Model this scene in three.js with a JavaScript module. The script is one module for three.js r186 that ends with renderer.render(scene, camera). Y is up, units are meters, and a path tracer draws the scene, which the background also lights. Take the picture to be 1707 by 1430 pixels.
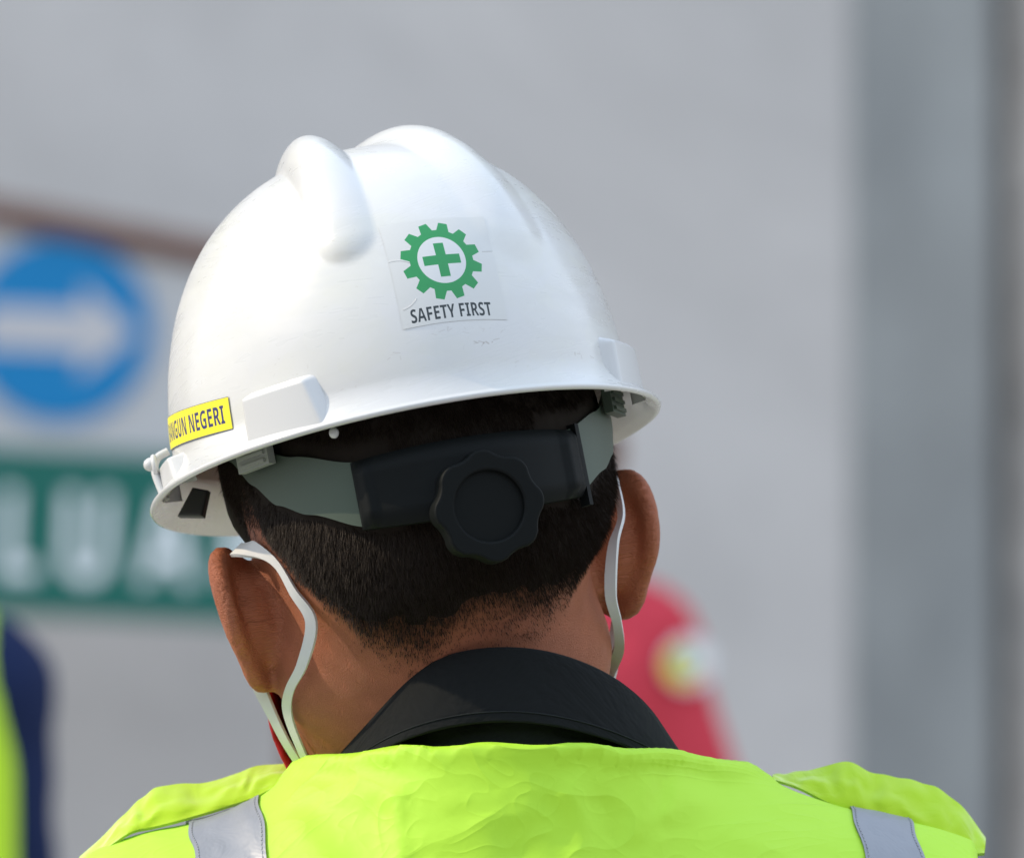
import * as THREE from 'three';
import { mergeGeometries } from 'three/addons/utils/BufferGeometryUtils.js';
import { ImprovedNoise } from 'three/addons/math/ImprovedNoise.js';

// ---------- camera, sky, sun, exposure ----------
const scene = new THREE.Scene();
const camera = new THREE.PerspectiveCamera(4.789, 1707 / 1430, 0.5, 600);
camera.position.set(0, 1.6, 4.5);
camera.lookAt(0, 1.6, 0);
camera.focus = 4.5 - 0.085;
camera.userData.fStop = 12.5;
const renderer = new THREE.WebGLRenderer({ antialias: true });
renderer.toneMapping = THREE.LinearToneMapping;
renderer.toneMappingExposure = 1.14;
renderer.shadowMap.enabled = true;
const SUN = new THREE.Vector3(-0.78, 0.575, -0.055).normalize();
const sun = new THREE.DirectionalLight(new THREE.Color(1, 0.84, 0.62), 2.6);
sun.position.copy(SUN).multiplyScalar(30).add(new THREE.Vector3(0, 1.5, 0));
sun.target.position.set(0, 1.5, 0);
sun.castShadow = true;
sun.shadow.mapSize.set(4096, 4096);
sun.shadow.camera.left = -8; sun.shadow.camera.right = 8; sun.shadow.camera.top = 8; sun.shadow.camera.bottom = -8;
sun.shadow.camera.near = 1; sun.shadow.camera.far = 80;
scene.add(sun, sun.target);
{ // hazy tropical sky: whitish horizon, pale blue overhead, aureole round the sun
  const W = 512, H = 256, d = new Float32Array(W * H * 4), v = new THREE.Vector3();
  for (let j = 0; j < H; j++) for (let i = 0; i < W; i++) {
    const la = ((j + 0.5) / H - 0.5) * Math.PI, lo = ((i + 0.5) / W - 0.5) * 2 * Math.PI;
    v.set(Math.cos(la) * Math.cos(lo), Math.sin(la), Math.cos(la) * Math.sin(lo));
    const up = Math.max(v.y, 0), h = Math.pow(1 - up, 2.2), a = Math.max(0, v.dot(SUN));
    const au = 0.22 * Math.pow(a, 8) + 1.0 * Math.pow(a, 60);
    const k = v.y < 0 ? 0.35 : 0.78 + 0.22 * Math.sqrt(up), o = (j * W + i) * 4, B = 1.42;
    d[o] = k * B * (0.69 + 0.27 * h + au); d[o + 1] = k * B * (0.83 + 0.17 * h + au * 0.94); d[o + 2] = k * B * (1.05 - 0.03 * h + au * 0.82); d[o + 3] = 1;
  }
  const t = new THREE.DataTexture(d, W, H, THREE.RGBAFormat, THREE.FloatType);
  t.mapping = THREE.EquirectangularReflectionMapping; t.magFilter = t.minFilter = THREE.LinearFilter; t.needsUpdate = true;
  scene.background = t; scene.environment = t;
}

// ---------- helpers ----------
let seed = 7;
const rnd = () => { seed = (seed + 0x6d2b79f5) | 0; let t = Math.imul(seed ^ (seed >>> 15), 1 | seed); t = (t + Math.imul(t ^ (t >>> 7), 61 | t)) ^ t; return ((t ^ (t >>> 14)) >>> 0) / 4294967296; };
const perlin = new ImprovedNoise(), N3 = (x, y, z) => perlin.noise(x + 31.7, y + 11.3, z + 57.1);
const clamp = (x, a, b) => Math.min(b, Math.max(a, x)), lerp = (a, b, t) => a + (b - a) * t;
const sstep = (a, b, x) => { const t = clamp((x - a) / (b - a), 0, 1); return t * t * (3 - 2 * t); };
const V = (x, y, z) => new THREE.Vector3(x, y, z);
const smin = (a, b, k) => { const h = Math.max(k - Math.abs(a - b), 0) / k; return Math.min(a, b) - h * h * k * 0.25; };
const ell = (x, y, z, c, r) => { x -= c[0]; y -= c[1]; z -= c[2]; const k0 = Math.hypot(x / r[0], y / r[1], z / r[2]), k1 = Math.hypot(x / r[0] / r[0], y / r[1] / r[1], z / r[2] / r[2]); return k1 < 1e-9 ? -Math.min(...r) : k0 * (k0 - 1) / k1; };
const cap = (x, y, z, a, b, ra, rb) => {
  const dx = b[0] - a[0], dy = b[1] - a[1], dz = b[2] - a[2], px = x - a[0], py = y - a[1], pz = z - a[2];
  const t = clamp((px * dx + py * dy + pz * dz) / (dx * dx + dy * dy + dz * dz), 0, 1);
  return Math.hypot(px - dx * t, py - dy * t, pz - dz * t) - (ra + (rb - ra) * t);
};
const interp = (tab, x) => { if (x <= tab[0][0]) return tab[0][1]; for (let i = 1; i < tab.length; i++) if (x <= tab[i][0]) { const [a, b] = [tab[i - 1], tab[i]]; return lerp(a[1], b[1], sstep(0, 1, (x - a[0]) / (b[0] - a[0])) * 0.5 + 0.5 * (x - a[0]) / (b[0] - a[0])); } return tab[tab.length - 1][1]; };
// surface nets over a signed distance function
function nets(f, lo, hi, cell) {
  const n = [0, 1, 2].map((i) => Math.ceil((hi[i] - lo[i]) / cell) + 1), [nx, ny, nz] = n, B = 4;
  const val = new Float32Array(nx * ny * nz), at = (i, j, k) => i + nx * (j + ny * k);
  for (let K = 0; K < nz; K += B) for (let J = 0; J < ny; J += B) for (let I = 0; I < nx; I += B) {
    const c = f(lo[0] + (I + 1.5) * cell, lo[1] + (J + 1.5) * cell, lo[2] + (K + 1.5) * cell), far = Math.abs(c) > cell * 5.2;
    for (let k = K; k < Math.min(nz, K + B); k++) for (let j = J; j < Math.min(ny, J + B); j++) for (let i = I; i < Math.min(nx, I + B); i++)
      val[at(i, j, k)] = far ? c : f(lo[0] + i * cell, lo[1] + j * cell, lo[2] + k * cell);
  }
  const id = new Int32Array(nx * ny * nz).fill(-1), pos = [], idx = [];
  for (let k = 0; k < nz - 1; k++) for (let j = 0; j < ny - 1; j++) for (let i = 0; i < nx - 1; i++) {
    let m = 0, sx = 0, sy = 0, sz = 0, c = 0;
    for (let q = 0; q < 8; q++) if (val[at(i + (q & 1), j + ((q >> 1) & 1), k + (q >> 2))] < 0) m |= 1 << q;
    if (m === 0 || m === 255) continue;
    for (let q = 0; q < 8; q++) for (let b = 1; b < 8; b <<= 1) if (!(q & b)) {
      const r = q | b; if (!!(m & (1 << q)) === !!(m & (1 << r))) continue;
      const va = val[at(i + (q & 1), j + ((q >> 1) & 1), k + (q >> 2))], vb = val[at(i + (r & 1), j + ((r >> 1) & 1), k + (r >> 2))], t = va / (va - vb);
      sx += (q & 1) + (b === 1 ? t : 0); sy += ((q >> 1) & 1) + (b === 2 ? t : 0); sz += (q >> 2) + (b === 4 ? t : 0); c++;
    }
    id[at(i, j, k)] = pos.length / 3;
    pos.push(lo[0] + (i + sx / c) * cell, lo[1] + (j + sy / c) * cell, lo[2] + (k + sz / c) * cell);
  }
  const quad = (a, b, c, d, flip) => { if (a < 0 || b < 0 || c < 0 || d < 0) return; flip ? idx.push(a, c, b, a, d, c) : idx.push(a, b, c, a, c, d); };
  for (let k = 1; k < nz - 1; k++) for (let j = 1; j < ny - 1; j++) for (let i = 1; i < nx - 1; i++) {
    const s = val[at(i, j, k)] < 0;
    if (s !== val[at(i + 1, j, k)] < 0) quad(id[at(i, j - 1, k - 1)], id[at(i, j, k - 1)], id[at(i, j, k)], id[at(i, j - 1, k)], !s);
    if (s !== val[at(i, j + 1, k)] < 0) quad(id[at(i - 1, j, k - 1)], id[at(i - 1, j, k)], id[at(i, j, k)], id[at(i, j, k - 1)], !s);
    if (s !== val[at(i, j, k + 1)] < 0) quad(id[at(i - 1, j - 1, k)], id[at(i, j - 1, k)], id[at(i, j, k)], id[at(i - 1, j, k)], !s);
  }
  const g = new THREE.BufferGeometry();
  g.setAttribute('position', new THREE.Float32BufferAttribute(pos, 3)); g.setIndex(idx); g.computeVertexNormals();
  return g;
}
function grid(nu, nv, f, uvf) { // f(i/nu, j/nv) -> Vector3
  const p = [], uv = [], ix = [];
  for (let j = 0; j <= nv; j++) for (let i = 0; i <= nu; i++) { const q = f(i / nu, j / nv); p.push(q.x, q.y, q.z); const w = uvf ? uvf(i / nu, j / nv, q) : [i / nu, j / nv]; uv.push(w[0], w[1]); }
  for (let j = 0; j < nv; j++) for (let i = 0; i < nu; i++) { const a = j * (nu + 1) + i, b = a + 1, c = a + nu + 1, d = c + 1; ix.push(a, b, d, a, d, c); }
  const g = new THREE.BufferGeometry();
  g.setAttribute('position', new THREE.Float32BufferAttribute(p, 3)); g.setAttribute('uv', new THREE.Float32BufferAttribute(uv, 2)); g.setIndex(ix); g.computeVertexNormals();
  return g;
}
function slabGrid(nu, nv, f, th, uvf) { // a sheet with thickness: th(u, v) -> Vector3 offset of its back
  const front = grid(nu, nv, f, uvf), back = grid(nu, nv, (u, v) => f(u, v).add(th(u, v)), uvf);
  back.setIndex(Array.from(back.index.array).map((_, i, a) => a[i - (i % 3) + [0, 2, 1][i % 3]])); back.computeVertexNormals();
  const e = [];
  const rim = (k, g) => grid(k, 1, g);
  for (const v of [0, 1]) e.push(rim(nu, (u, s) => { const p = f(u, v); return s ? p.add(th(u, v)) : p; }));
  for (const u of [0, 1]) e.push(rim(nv, (v, s) => { const p = f(u, v); return s ? p.add(th(u, v)) : p; }));
  return mergeGeometries([front, back, ...e]);
}
function planarUV(g, fu) { const p = g.attributes.position, a = new Float32Array(p.count * 2); for (let i = 0; i < p.count; i++) { const w = fu(p.getX(i), p.getY(i), p.getZ(i)); a[2 * i] = w[0]; a[2 * i + 1] = w[1]; } g.setAttribute('uv', new THREE.BufferAttribute(a, 2)); return g; }
function paint(g, fc) { const p = g.attributes.position, a = new Float32Array(p.count * 3); for (let i = 0; i < p.count; i++) { const c = fc(p.getX(i), p.getY(i), p.getZ(i)); a.set(c, 3 * i); } g.setAttribute('color', new THREE.BufferAttribute(a, 3)); return g; }
function noiseTex(size, fn, repeat, color) {
  const K = color ? 255 : 1, d = color ? new Uint8Array(size * size * 4) : new Float32Array(size * size * 4);
  for (let y = 0; y < size; y++) for (let x = 0; x < size; x++) { const c = fn(x / size, y / size), o = (y * size + x) * 4; const q = Array.isArray(c) ? c : [c, c, c]; for (let k = 0; k < 3; k++) d[o + k] = clamp(q[k], 0, 1) * K; d[o + 3] = K; }
  const t = new THREE.DataTexture(d, size, size, THREE.RGBAFormat, color ? THREE.UnsignedByteType : THREE.FloatType); t.wrapS = t.wrapT = THREE.RepeatWrapping; t.magFilter = t.minFilter = THREE.LinearFilter; if (color) t.colorSpace = THREE.SRGBColorSpace; t.repeat.set(repeat, repeat); t.needsUpdate = true; return t;
}
function tileNoise(u, v, f, s = 0) { const a = u * 2 * Math.PI, b = v * 2 * Math.PI, r = f / (2 * Math.PI); return N3(Math.cos(a) * r + s, Math.sin(a) * r + Math.cos(b) * r * 1.3, Math.sin(b) * r + s * 1.7); }
function canvasTex(w, h, draw) { const c = document.createElement('canvas'); c.width = w; c.height = h; draw(c.getContext('2d'), w, h); const t = new THREE.CanvasTexture(c); t.colorSpace = THREE.SRGBColorSpace; return t; }
const mat = (o) => new THREE.MeshPhysicalMaterial({ side: THREE.DoubleSide, ...o });
const C = (r, g, b) => new THREE.Color().setRGB(r, g, b);
const M4 = THREE.Matrix4;
function mesh(name, geo, material, parent) { const m = new THREE.Mesh(geo, material); m.name = name; m.castShadow = m.receiveShadow = true; (parent || scene).add(m); return m; }
function thing(name, label, category, pos = [0, 0, 0], group) { const o = new THREE.Group(); o.name = name; o.position.set(...pos); o.userData = { label, category }; if (group) o.userData.group = group; scene.add(o); return o; }
function tag(o, label, category, kind) { o.userData.label = label; if (category) o.userData.category = category; if (kind) o.userData.kind = kind; return o; }

// ---------- ground, wall, pillar ----------
const speck = noiseTex(256, (u, v) => 0.5 + 0.25 * tileNoise(u, v, 12) + 0.3 * tileNoise(u, v, 48, 3), 1);
const concreteTex = (r, g, b, amp, s) => noiseTex(512, (u, v) => { const n = 1 + amp * (tileNoise(u, v, 3, s) + 0.6 * tileNoise(u, v, 9, s + 2) + 0.35 * tileNoise(u, v, 40, s + 5)), w = 0.04 * amp * tileNoise(u, v, 4, s + 9); return [r * n + w, g * n, b * n - w]; }, 1, true);
{
  const g = new THREE.PlaneGeometry(500, 500, 1, 1).rotateX(-Math.PI / 2);
  planarUV(g, (x, y, z) => [x / 3, z / 3]);
  tag(mesh('ground', g, mat({ map: concreteTex(0.58, 0.565, 0.545, 0.16, 1), roughness: 0.95, bumpMap: speck, bumpScale: 0.002 })), 'pale concrete yard that the workers stand on', null, 'structure');
}
const WZ = -11;
const box = (w, h, d, x, y, z, r = 0) => { const g = new THREE.BoxGeometry(w, h, d); if (r) g.rotateZ(r); g.translate(x, y, z); return g; };
{
  const wall = thing('concrete_wall', 'tall pale grey concrete wall filling the background behind the workers', 'wall', [-5.186, 0, WZ]);
  const wm = mat({ map: concreteTex(0.80, 0.785, 0.77, 0.06, 4), roughness: 0.9 }), g = box(11.4, 9, 0.3, 0, 4.5, -0.15);
  planarUV(g, (x, y) => [x / 2.6, y / 2.6]); mesh('wall_face', g, wm, wall);
  mesh('coping', box(11.4, 0.12, 0.4, 0, 9.06, -0.15), wm, wall);
  const pil = thing('concrete_pillar', 'dark grey concrete pillar running up the right side of the pale wall', 'pillar', [0.6215, 0, WZ - 0.025]);
  const pm = mat({ map: concreteTex(0.605, 0.615, 0.61, 0.09, 8), roughness: 0.92 }), pg = box(0.214, 9, 0.36, 0, 4.5, -0.15);
  planarUV(pg, (x, y) => [x / 0.8 + 0.3, y / 1.6]); mesh('shaft', pg, pm, pil);
  mesh('cap', box(0.23, 0.08, 0.4, 0, 9.04, -0.15), pm, pil);
  const w2 = thing('side_wall', 'light brownish wall beyond the dark gap beside the grey pillar', 'wall', [5.757, 0, WZ - 0.02]);
  const g2 = box(10, 9, 0.3, 0, 4.5, -0.15); planarUV(g2, (x, y) => [x / 1.1, y / 1.1]);
  mesh('wall_face', g2, mat({ map: concreteTex(0.7, 0.68, 0.655, 0.2, 12), roughness: 0.9 }), w2);
  const j = thing('joint_strip', 'narrow dark strip in the gap between grey pillar and brownish wall', 'joint', [0.7428, 0, WZ - 0.1]);
  mesh('filler', box(0.0275, 9, 0.1, 0, 4.5, 0), mat({ color: C(0.2, 0.19, 0.18), roughness: 0.95 }), j);
}

{ // unseen dark building behind the camera, placed to deepen shade under the brim
  const wh = thing('unseen_dark_building', 'unseen long dark building behind the camera placed to darken under the brim', 'unseen_dark_building', [0, 0, 20]), wm = mat({ color: C(0.07, 0.085, 0.075), roughness: 0.6 });
  mesh('wall', box(60, 9, 10, 0, 4.5, 5), wm, wh); mesh('roof', box(61, 0.3, 11, 0, 9.15, 5), mat({ color: C(0.16, 0.16, 0.16), roughness: 0.6 }), wh);
  for (const x of [-14, 0, 14]) { const d = mesh('door', box(5, 5, 0.12, x, 2.5, -0.06), mat({ color: C(0.14, 0.15, 0.15), roughness: 0.5 }), wh); mesh('handle', box(0.3, 0.08, 0.08, x, 1.1, -0.16), mat({ color: C(0.3, 0.3, 0.3), roughness: 0.4, metalness: 0.8 }), d); }
}

// ---------- exit sign on its stand ----------
{
  const SZ = -10.4, k = 1147.7; // the board is drawn in units of 1 / 1147.7 m
  const X = (px) => (px - 853.5) / k, Y = (py) => 1.6 - (py - 715) / k;
  const sign = thing('direction_sign', 'white board with a round blue arrow sign above a green name panel', 'sign', [X(100), 0, SZ]);
  const steel = mat({ color: C(0.16, 0.07, 0.045), roughness: 0.7, bumpMap: speck, bumpScale: 0.001 });
  const brd = new THREE.Group(); brd.name = 'board'; brd.position.set(0, Y(550), 0); brd.rotation.z = -0.045; sign.add(brd);
  const w = 880 / k;
  mesh('backing', box(w, 640 / k, 0.02, 0, -160 / k, -0.012), mat({ color: C(0.56, 0.57, 0.575), roughness: 0.6 }), brd);
  const disc = mesh('blue_disc', new THREE.CylinderGeometry(154 / k, 154 / k, 0.006, 64).rotateX(Math.PI / 2).translate(0, 0, 0.003), mat({ color: C(0.0, 0.225, 0.53), roughness: 0.45 }), brd);
  const s = new THREE.Shape(); const P = [[-128, 36], [34, 36], [34, 76], [128, 0], [34, -76], [34, -36], [-128, -36]]; P.forEach(([a, b], i) => i ? s.lineTo(a / k, b / k) : s.moveTo(a / k, b / k));
  mesh('white_arrow', new THREE.ExtrudeGeometry(s, { depth: 0.002, bevelEnabled: false }).translate(0, 0, 0.0062), mat({ color: C(0.58, 0.58, 0.6), roughness: 0.5 }), brd);
  const plateW = 800 / k, plateH = 276 / k;
  const tx = canvasTex(1600, 516, (c, W, H) => {
    c.fillStyle = 'rgb(8,104,92)'; c.fillRect(0, 0, W, H); c.fillStyle = 'rgb(244,249,252)'; c.font = 'bold 300px sans-serif'; c.textAlign = 'center'; c.textBaseline = 'middle';
    const xs = [[-225, 'K'], [-83, 'E'], [44, 'L'], [160, 'U'], [295, 'A'], [425, 'R']];
    for (const [x, ch] of xs) { c.save(); c.translate((x + 300) * 2, H * 0.52); c.scale(0.98, 1.28); c.fillText(ch, 0, 0); c.restore(); }
  });
  const pm = [mat({ color: C(0.01, 0.13, 0.1), roughness: 0.5 })];
  mesh('green_panel', box(plateW, plateH, 0.008, 0, -338 / k, 0.002), pm[0], brd);
  mesh('lettering', new THREE.PlaneGeometry(plateW, plateH).translate(0, -338 / k, 0.0075), mat({ map: tx, roughness: 0.5 }), brd);
  mesh('top_rail', new THREE.CylinderGeometry(24 / k, 24 / k, 960 / k, 16).rotateZ(Math.PI / 2).rotateZ(-0.19).translate(0, Y(375), 0.0), steel, sign);
  for (const q of [-430, 400]) mesh('post', box(0.04, Y(500), 0.04, q / k, Y(500) / 2, -0.045), steel, sign);
}

// ---------- people ----------
const O = V(-0.0466, 1.592, 0);
const HQ = new THREE.Quaternion().setFromEuler(new THREE.Euler(0, 0, 0));
{ const m = new M4().makeRotationZ(0.1925).multiply(new M4().makeRotationX(-0.1609)).multiply(new M4().makeRotationY(0.2619)); HQ.setFromRotationMatrix(m); }
const HM = new M4().compose(O, HQ, V(1, 1, 1)), HI = HM.clone().invert();
const toL = (() => { const e = HI.elements; return (x, y, z) => [e[0] * x + e[4] * y + e[8] * z + e[12], e[1] * x + e[5] * y + e[9] * z + e[13], e[2] * x + e[6] * y + e[10] * z + e[14]]; })();
const toW = (x, y, z) => { const v = V(x, y, z).applyMatrix4(HM); return [v.x, v.y, v.z]; };

// head in its own frame: x right, y up, face towards -z, origin under the crown at brow height
function headSkull(x, y, z) {
  const ax = Math.abs(x);
  let d = ell(x, y, z, [0, 0.0, 0.004], [0.0775, 0.096, 0.094]);
  d = smin(d, ell(x, y, z, [0, -0.038, 0.028], [0.067, 0.058, 0.0625]), 0.03);
  d = smin(d, ell(x, y, z, [0, -0.07, -0.035], [0.062, 0.076, 0.058]), 0.03);
  d = smin(d, cap(ax, y, z, [0.0525, -0.098, -0.003], [0.004, -0.138, -0.07], 0.0205, 0.019), 0.025);
  d = smin(d, cap(ax, y, z, [0.012, -0.032, -0.09], [0.045, -0.03, -0.072], 0.007, 0.008), 0.012);
  d = smin(d, cap(x, y, z, [0, -0.045, -0.092], [0, -0.08, -0.108], 0.006, 0.011), 0.012);
  d = smin(d, cap(ax, y, z, [0.006, -0.082, -0.103], [0.014, -0.083, -0.098], 0.006, 0.005), 0.006);
  d = smin(d, cap(ax, y, z, [0, -0.108, -0.089], [0.02, -0.107, -0.082], 0.006, 0.004), 0.008);
  d = smin(d, ell(ax, y, z, [0.03, -0.046, -0.079], [0.0135, 0.01, 0.011]), 0.004);
  return d;
}
const EV = V(0.13, 0.985, 0.1).normalize(), EU = V(0.57, 0, 0.82); EU.addScaledVector(EV, -EU.dot(EV)).normalize(); const EW = V(0, 0, 0).crossVectors(EV, EU).multiplyScalar(1); if (EW.x < 0) EW.negate();
const EC = [0.0895, -0.0635, 0.0];
function ear(x, y, z) {
  y -= EC[1] + (x > 0 ? 0.006 : -0.0012); x = Math.abs(x) - EC[0] + (x > 0 ? -0.002 : 0.0025); z -= EC[2];
  const r = Math.hypot(x, y, z); if (r > 0.06) return r - 0.045;
  const u = x * EU.x + y * EU.y + z * EU.z, v = x * EV.x + y * EV.y + z * EV.z; let w = x * EW.x + y * EW.y + z * EW.z;
  w += 10 * u * u - 0.0015;
  const uu = u + 0.003 * Math.sin(v * 60), q = Math.hypot(uu / 0.0165, (v - 0.0085) / 0.0225), e1 = (q - 1) * 0.0175, l = Math.hypot(u + 0.0065, v + 0.0225) - 0.0095;
  const d2 = smin(e1, l, 0.016);
  let d = Math.hypot(Math.max(d2 + 0.002, 0), w) - 0.0026;
  const rimR = lerp(0.0034, 0.0046, sstep(-0.02, 0.02, v));
  d = smin(d, Math.hypot(d2 + 0.0032, w - 0.001) - rimR, 0.004);
  d = smin(d, ell(u, v, w, [-0.009, -0.001, -0.007], [0.013, 0.02, 0.0085]), 0.009);
  return d;
}
const headFull = (x, y, z) => { const d = headSkull(x, y, z); return smin(d, ear(x, y, z), 0.007); };

const HEAD0 = (dx, dy, dz) => new M4().makeTranslation(dx, dy, dz);
// A figure's flesh as a distance function. S holds its joints.
function flesh(S, headInv) {
  const e = headInv.elements, tl = (x, y, z) => [e[0] * x + e[4] * y + e[8] * z + e[12], e[1] * x + e[5] * y + e[9] * z + e[13], e[2] * x + e[6] * y + e[10] * z + e[14]];
  const torso = (x, y, z, bare) => {
    const sr = S.shr || 0.04; let d = cap(x, y, z, S.nb, S.shL, S.trapR || 0.036, sr); d = smin(d, cap(x, y, z, S.nb, S.shR, S.trapR || 0.036, sr), 0.02);
    const np = bare === true ? null : bare || S.nape; if (np) d = smin(d, cap(x, y, z, np[0], np[1], np[2], np[3]), 0.03);
    d = smin(d, cap(x, y, z, S.backL, S.backR, 0.062, 0.062), 0.05);
    d = smin(d, ell(x, y, z, S.chest, [0.165, 0.2, 0.108]), 0.05);
    d = smin(d, ell(x, y, z, [S.hip[0], S.hip[1] + 0.08, S.hip[2]], [0.15, 0.2, 0.11]), 0.08);
    return d;
  };
  const arms = (x, y, z) => Math.min(smin(cap(x, y, z, S.shL, S.elL, 0.046, 0.036), cap(x, y, z, S.elL, S.wrL, 0.036, 0.026), 0.015), smin(cap(x, y, z, S.shR, S.elR, 0.046, 0.036), cap(x, y, z, S.elR, S.wrR, 0.036, 0.026), 0.015));
  const legs = (x, y, z) => { let d = 9; for (const s of [-1, 1]) { const h = [S.hip[0] + s * 0.08, S.hip[1] - 0.04, S.hip[2]], k = [S.hip[0] + s * 0.095, 0.5, S.hip[2] - 0.01], a = [S.hip[0] + s * 0.1, 0.09, S.hip[2] + 0.02]; d = smin(d, smin(cap(x, y, z, h, k, 0.082, 0.055), cap(x, y, z, k, a, 0.055, 0.038), 0.02), 0.02); } return d; };
  const neck = (x, y, z) => { const d = cap(x, y, z, S.neckTop, S.neckLow, S.nr[0], S.nr[1]); return S.throat ? smin(d, cap(x, y, z, S.throat[0], S.throat[1], S.throat[2], S.throat[3]), 0.03) : d; };
  const head = (x, y, z) => headFull(...tl(x, y, z));
  return { torso, arms, legs, neck, head, tl, top: (x, y, z) => smin(smin(head(x, y, z), neck(x, y, z), 0.022), torso(x, y, z, true) + 0.006, 0.012), all: (x, y, z) => smin(smin(Math.min(legs(x, y, z), 9), torso(x, y, z), 0.06), arms(x, y, z), 0.04) };
}
function hand(w, el) { // palm, four fingers and a thumb hanging from the wrist
  const d = V(w[0] - el[0], w[1] - el[1], w[2] - el[2]).normalize(), side = Math.sign(w[0] - 0) || 1, t = V(0, 0, -1).addScaledVector(d, d.z).normalize(), n = V(0, 0, 0).crossVectors(d, t);
  const at = (a, b, c) => [w[0] + d.x * a + t.x * b + n.x * c, w[1] + d.y * a + t.y * b + n.y * c, w[2] + d.z * a + t.z * b + n.z * c];
  const L = [0.068, 0.078, 0.073, 0.058];
  return (x, y, z) => {
    let r = cap(x, y, z, at(-0.06, 0, 0), at(0.02, 0, 0), 0.027, 0.024);
    for (let i = 0; i < 4; i++) { const b = 0.026 - i * 0.0175; r = smin(r, cap(x, y, z, at(0.02, b * 0.6, 0), at(0.085, b, 0), 0.014, 0.011), 0.012); const p = at(0.085, b, 0), q = at(0.085 + L[i] * 0.5, b, -side * 0.008), s = at(0.085 + L[i] * 0.92, b * 0.95, -side * 0.026); r = smin(r, Math.min(cap(x, y, z, p, q, 0.0092, 0.0085), cap(x, y, z, q, s, 0.0085, 0.0072)), 0.004); }
    return smin(r, Math.min(cap(x, y, z, at(0.02, 0.02, 0), at(0.06, 0.045, -side * 0.01), 0.013, 0.0105), cap(x, y, z, at(0.06, 0.045, -side * 0.01), at(0.092, 0.05, -side * 0.02), 0.0105, 0.008)), 0.008);
  };
}
const skinBump = noiseTex(256, (u, v) => 0.5 + 0.3 * tileNoise(u, v, 30) + 0.35 * tileNoise(u, v, 90, 4), 1);
const skinMat = mat({ color: 0xffffff, vertexColors: true, roughness: 0.52, specularIntensity: 0.7, bumpMap: skinBump, bumpScale: 0.0009 });
const clothBump = noiseTex(256, (u, v) => 0.5 + 0.3 * tileNoise(u, v, 14, 2) + 0.2 * tileNoise(u, v, 32, 6), 1);
const cloth = (r, g, b, o = {}) => mat({ color: C(r, g, b), roughness: 0.92, specularIntensity: 0.35, bumpMap: clothBump, bumpScale: 0.0005, ...o });
const uvMeters = (s) => (x, y, z) => [x / s + z / s * 0.3, (y - z * 0.6) / s];

function figure(o, S, headInv, look) {
  const F = flesh(S, headInv), c = S.hip, wr = look.wrinkle || 0.003;
  const wrk = (x, y, z) => wr * (N3(x * 22, y * 14, z * 22) + 0.6 * N3(x * 45 + 9, y * 30, z * 45));
  const NB = [c[0], 1.44, c[2]];
  // skin
  const parts = [];
  const hb = new THREE.Box3().setFromCenterAndSize(V(0, -0.03, -0.01), V(0.24, 0.3, 0.26)).applyMatrix4(headInv.clone().invert());
  const lowY = S.cutY;
  parts.push(nets((x, y, z) => Math.max(F.top(x, y, z), lowY - y), [hb.min.x, lowY - 0.02, Math.min(hb.min.z, -0.14)], [hb.max.x, hb.max.y, hb.max.z], look.headCell));
  parts.push(nets((x, y, z) => Math.max(F.all(x, y, z), y - lowY - 0.02), [c[0] - 0.36, 0.04, c[2] - 0.2], [c[0] + 0.36, lowY + 0.05, c[2] + 0.2], 0.012));
  for (const s of ['L', 'R']) { const w = S['wr' + s], h = hand(w, S['el' + s]); parts.push(nets(h, [w[0] - 0.1, w[1] - 0.24, w[2] - 0.12], [w[0] + 0.1, w[1] + 0.1, w[2] + 0.12], 0.005)); }
  const sk = look.skin, skinG = mergeGeometries(parts);
  paint(skinG, look.paintSkin || (() => sk)); planarUV(skinG, look.skinUV || ((x, y, z) => [x * 16 + z * 16, y * 16]));
  mesh('body', skinG, skinMat, o);
  // shirt, trousers, shoes
  const sh = (x, y, z) => Math.max(smin(F.torso(x, y, z, S.shirtNape) - 0.006, F.arms(x, y, z) - 0.009, 0.04) - wrk(x, y, z), S.waist - y, Math.hypot(x - S.nb[0], (z - S.nb[2]) * 0.9) < 0.1 ? y - S.shirtTop + (S.nape ? 0.034 * sstep(0.035, 0.062, Math.abs(x)) : 0) : -1, S.wrL[1] + 0.035 - y);
  const sg = nets(sh, [c[0] - 0.38, S.waist - 0.02, c[2] - 0.22], [c[0] + 0.38, S.shirtTop + 0.03, c[2] + 0.22], look.clothCell); planarUV(sg, uvMeters(0.06));
  const shirt = mesh('shirt', sg, look.shirt, o);
  const tr = (x, y, z) => Math.max(smin(F.legs(x, y, z) - 0.014, ell(x, y, z, [c[0], c[1] + 0.02, c[2]], [0.158, 0.14, 0.118]), 0.05) - wrk(x, y, z), y - S.waist - 0.015, 0.06 - y);
  mesh('trousers', planarUV(nets(tr, [c[0] - 0.26, 0.03, c[2] - 0.2], [c[0] + 0.26, S.waist + 0.04, c[2] + 0.2], 0.012), uvMeters(0.06)), look.trousers, o);
  for (const s of [-1, 1]) mesh('shoe', nets((x, y, z) => Math.max(smin(cap(x, y, z, [c[0] + s * 0.1, 0.09, c[2] + 0.02], [c[0] + s * 0.1, 0.045, c[2] + 0.02], 0.05, 0.045), cap(x, y, z, [c[0] + s * 0.1, 0.045, c[2] + 0.04], [c[0] + s * 0.11, 0.035, c[2] - 0.13], 0.043, 0.038), 0.03), 0.001 - y), [c[0] + s * 0.1 - 0.09, -0.02, c[2] - 0.2], [c[0] + s * 0.1 + 0.09, 0.16, c[2] + 0.12], 0.009), mat({ color: C(0.02, 0.018, 0.016), roughness: 0.5 }), o);
  return { F, shirt };
}
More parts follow.
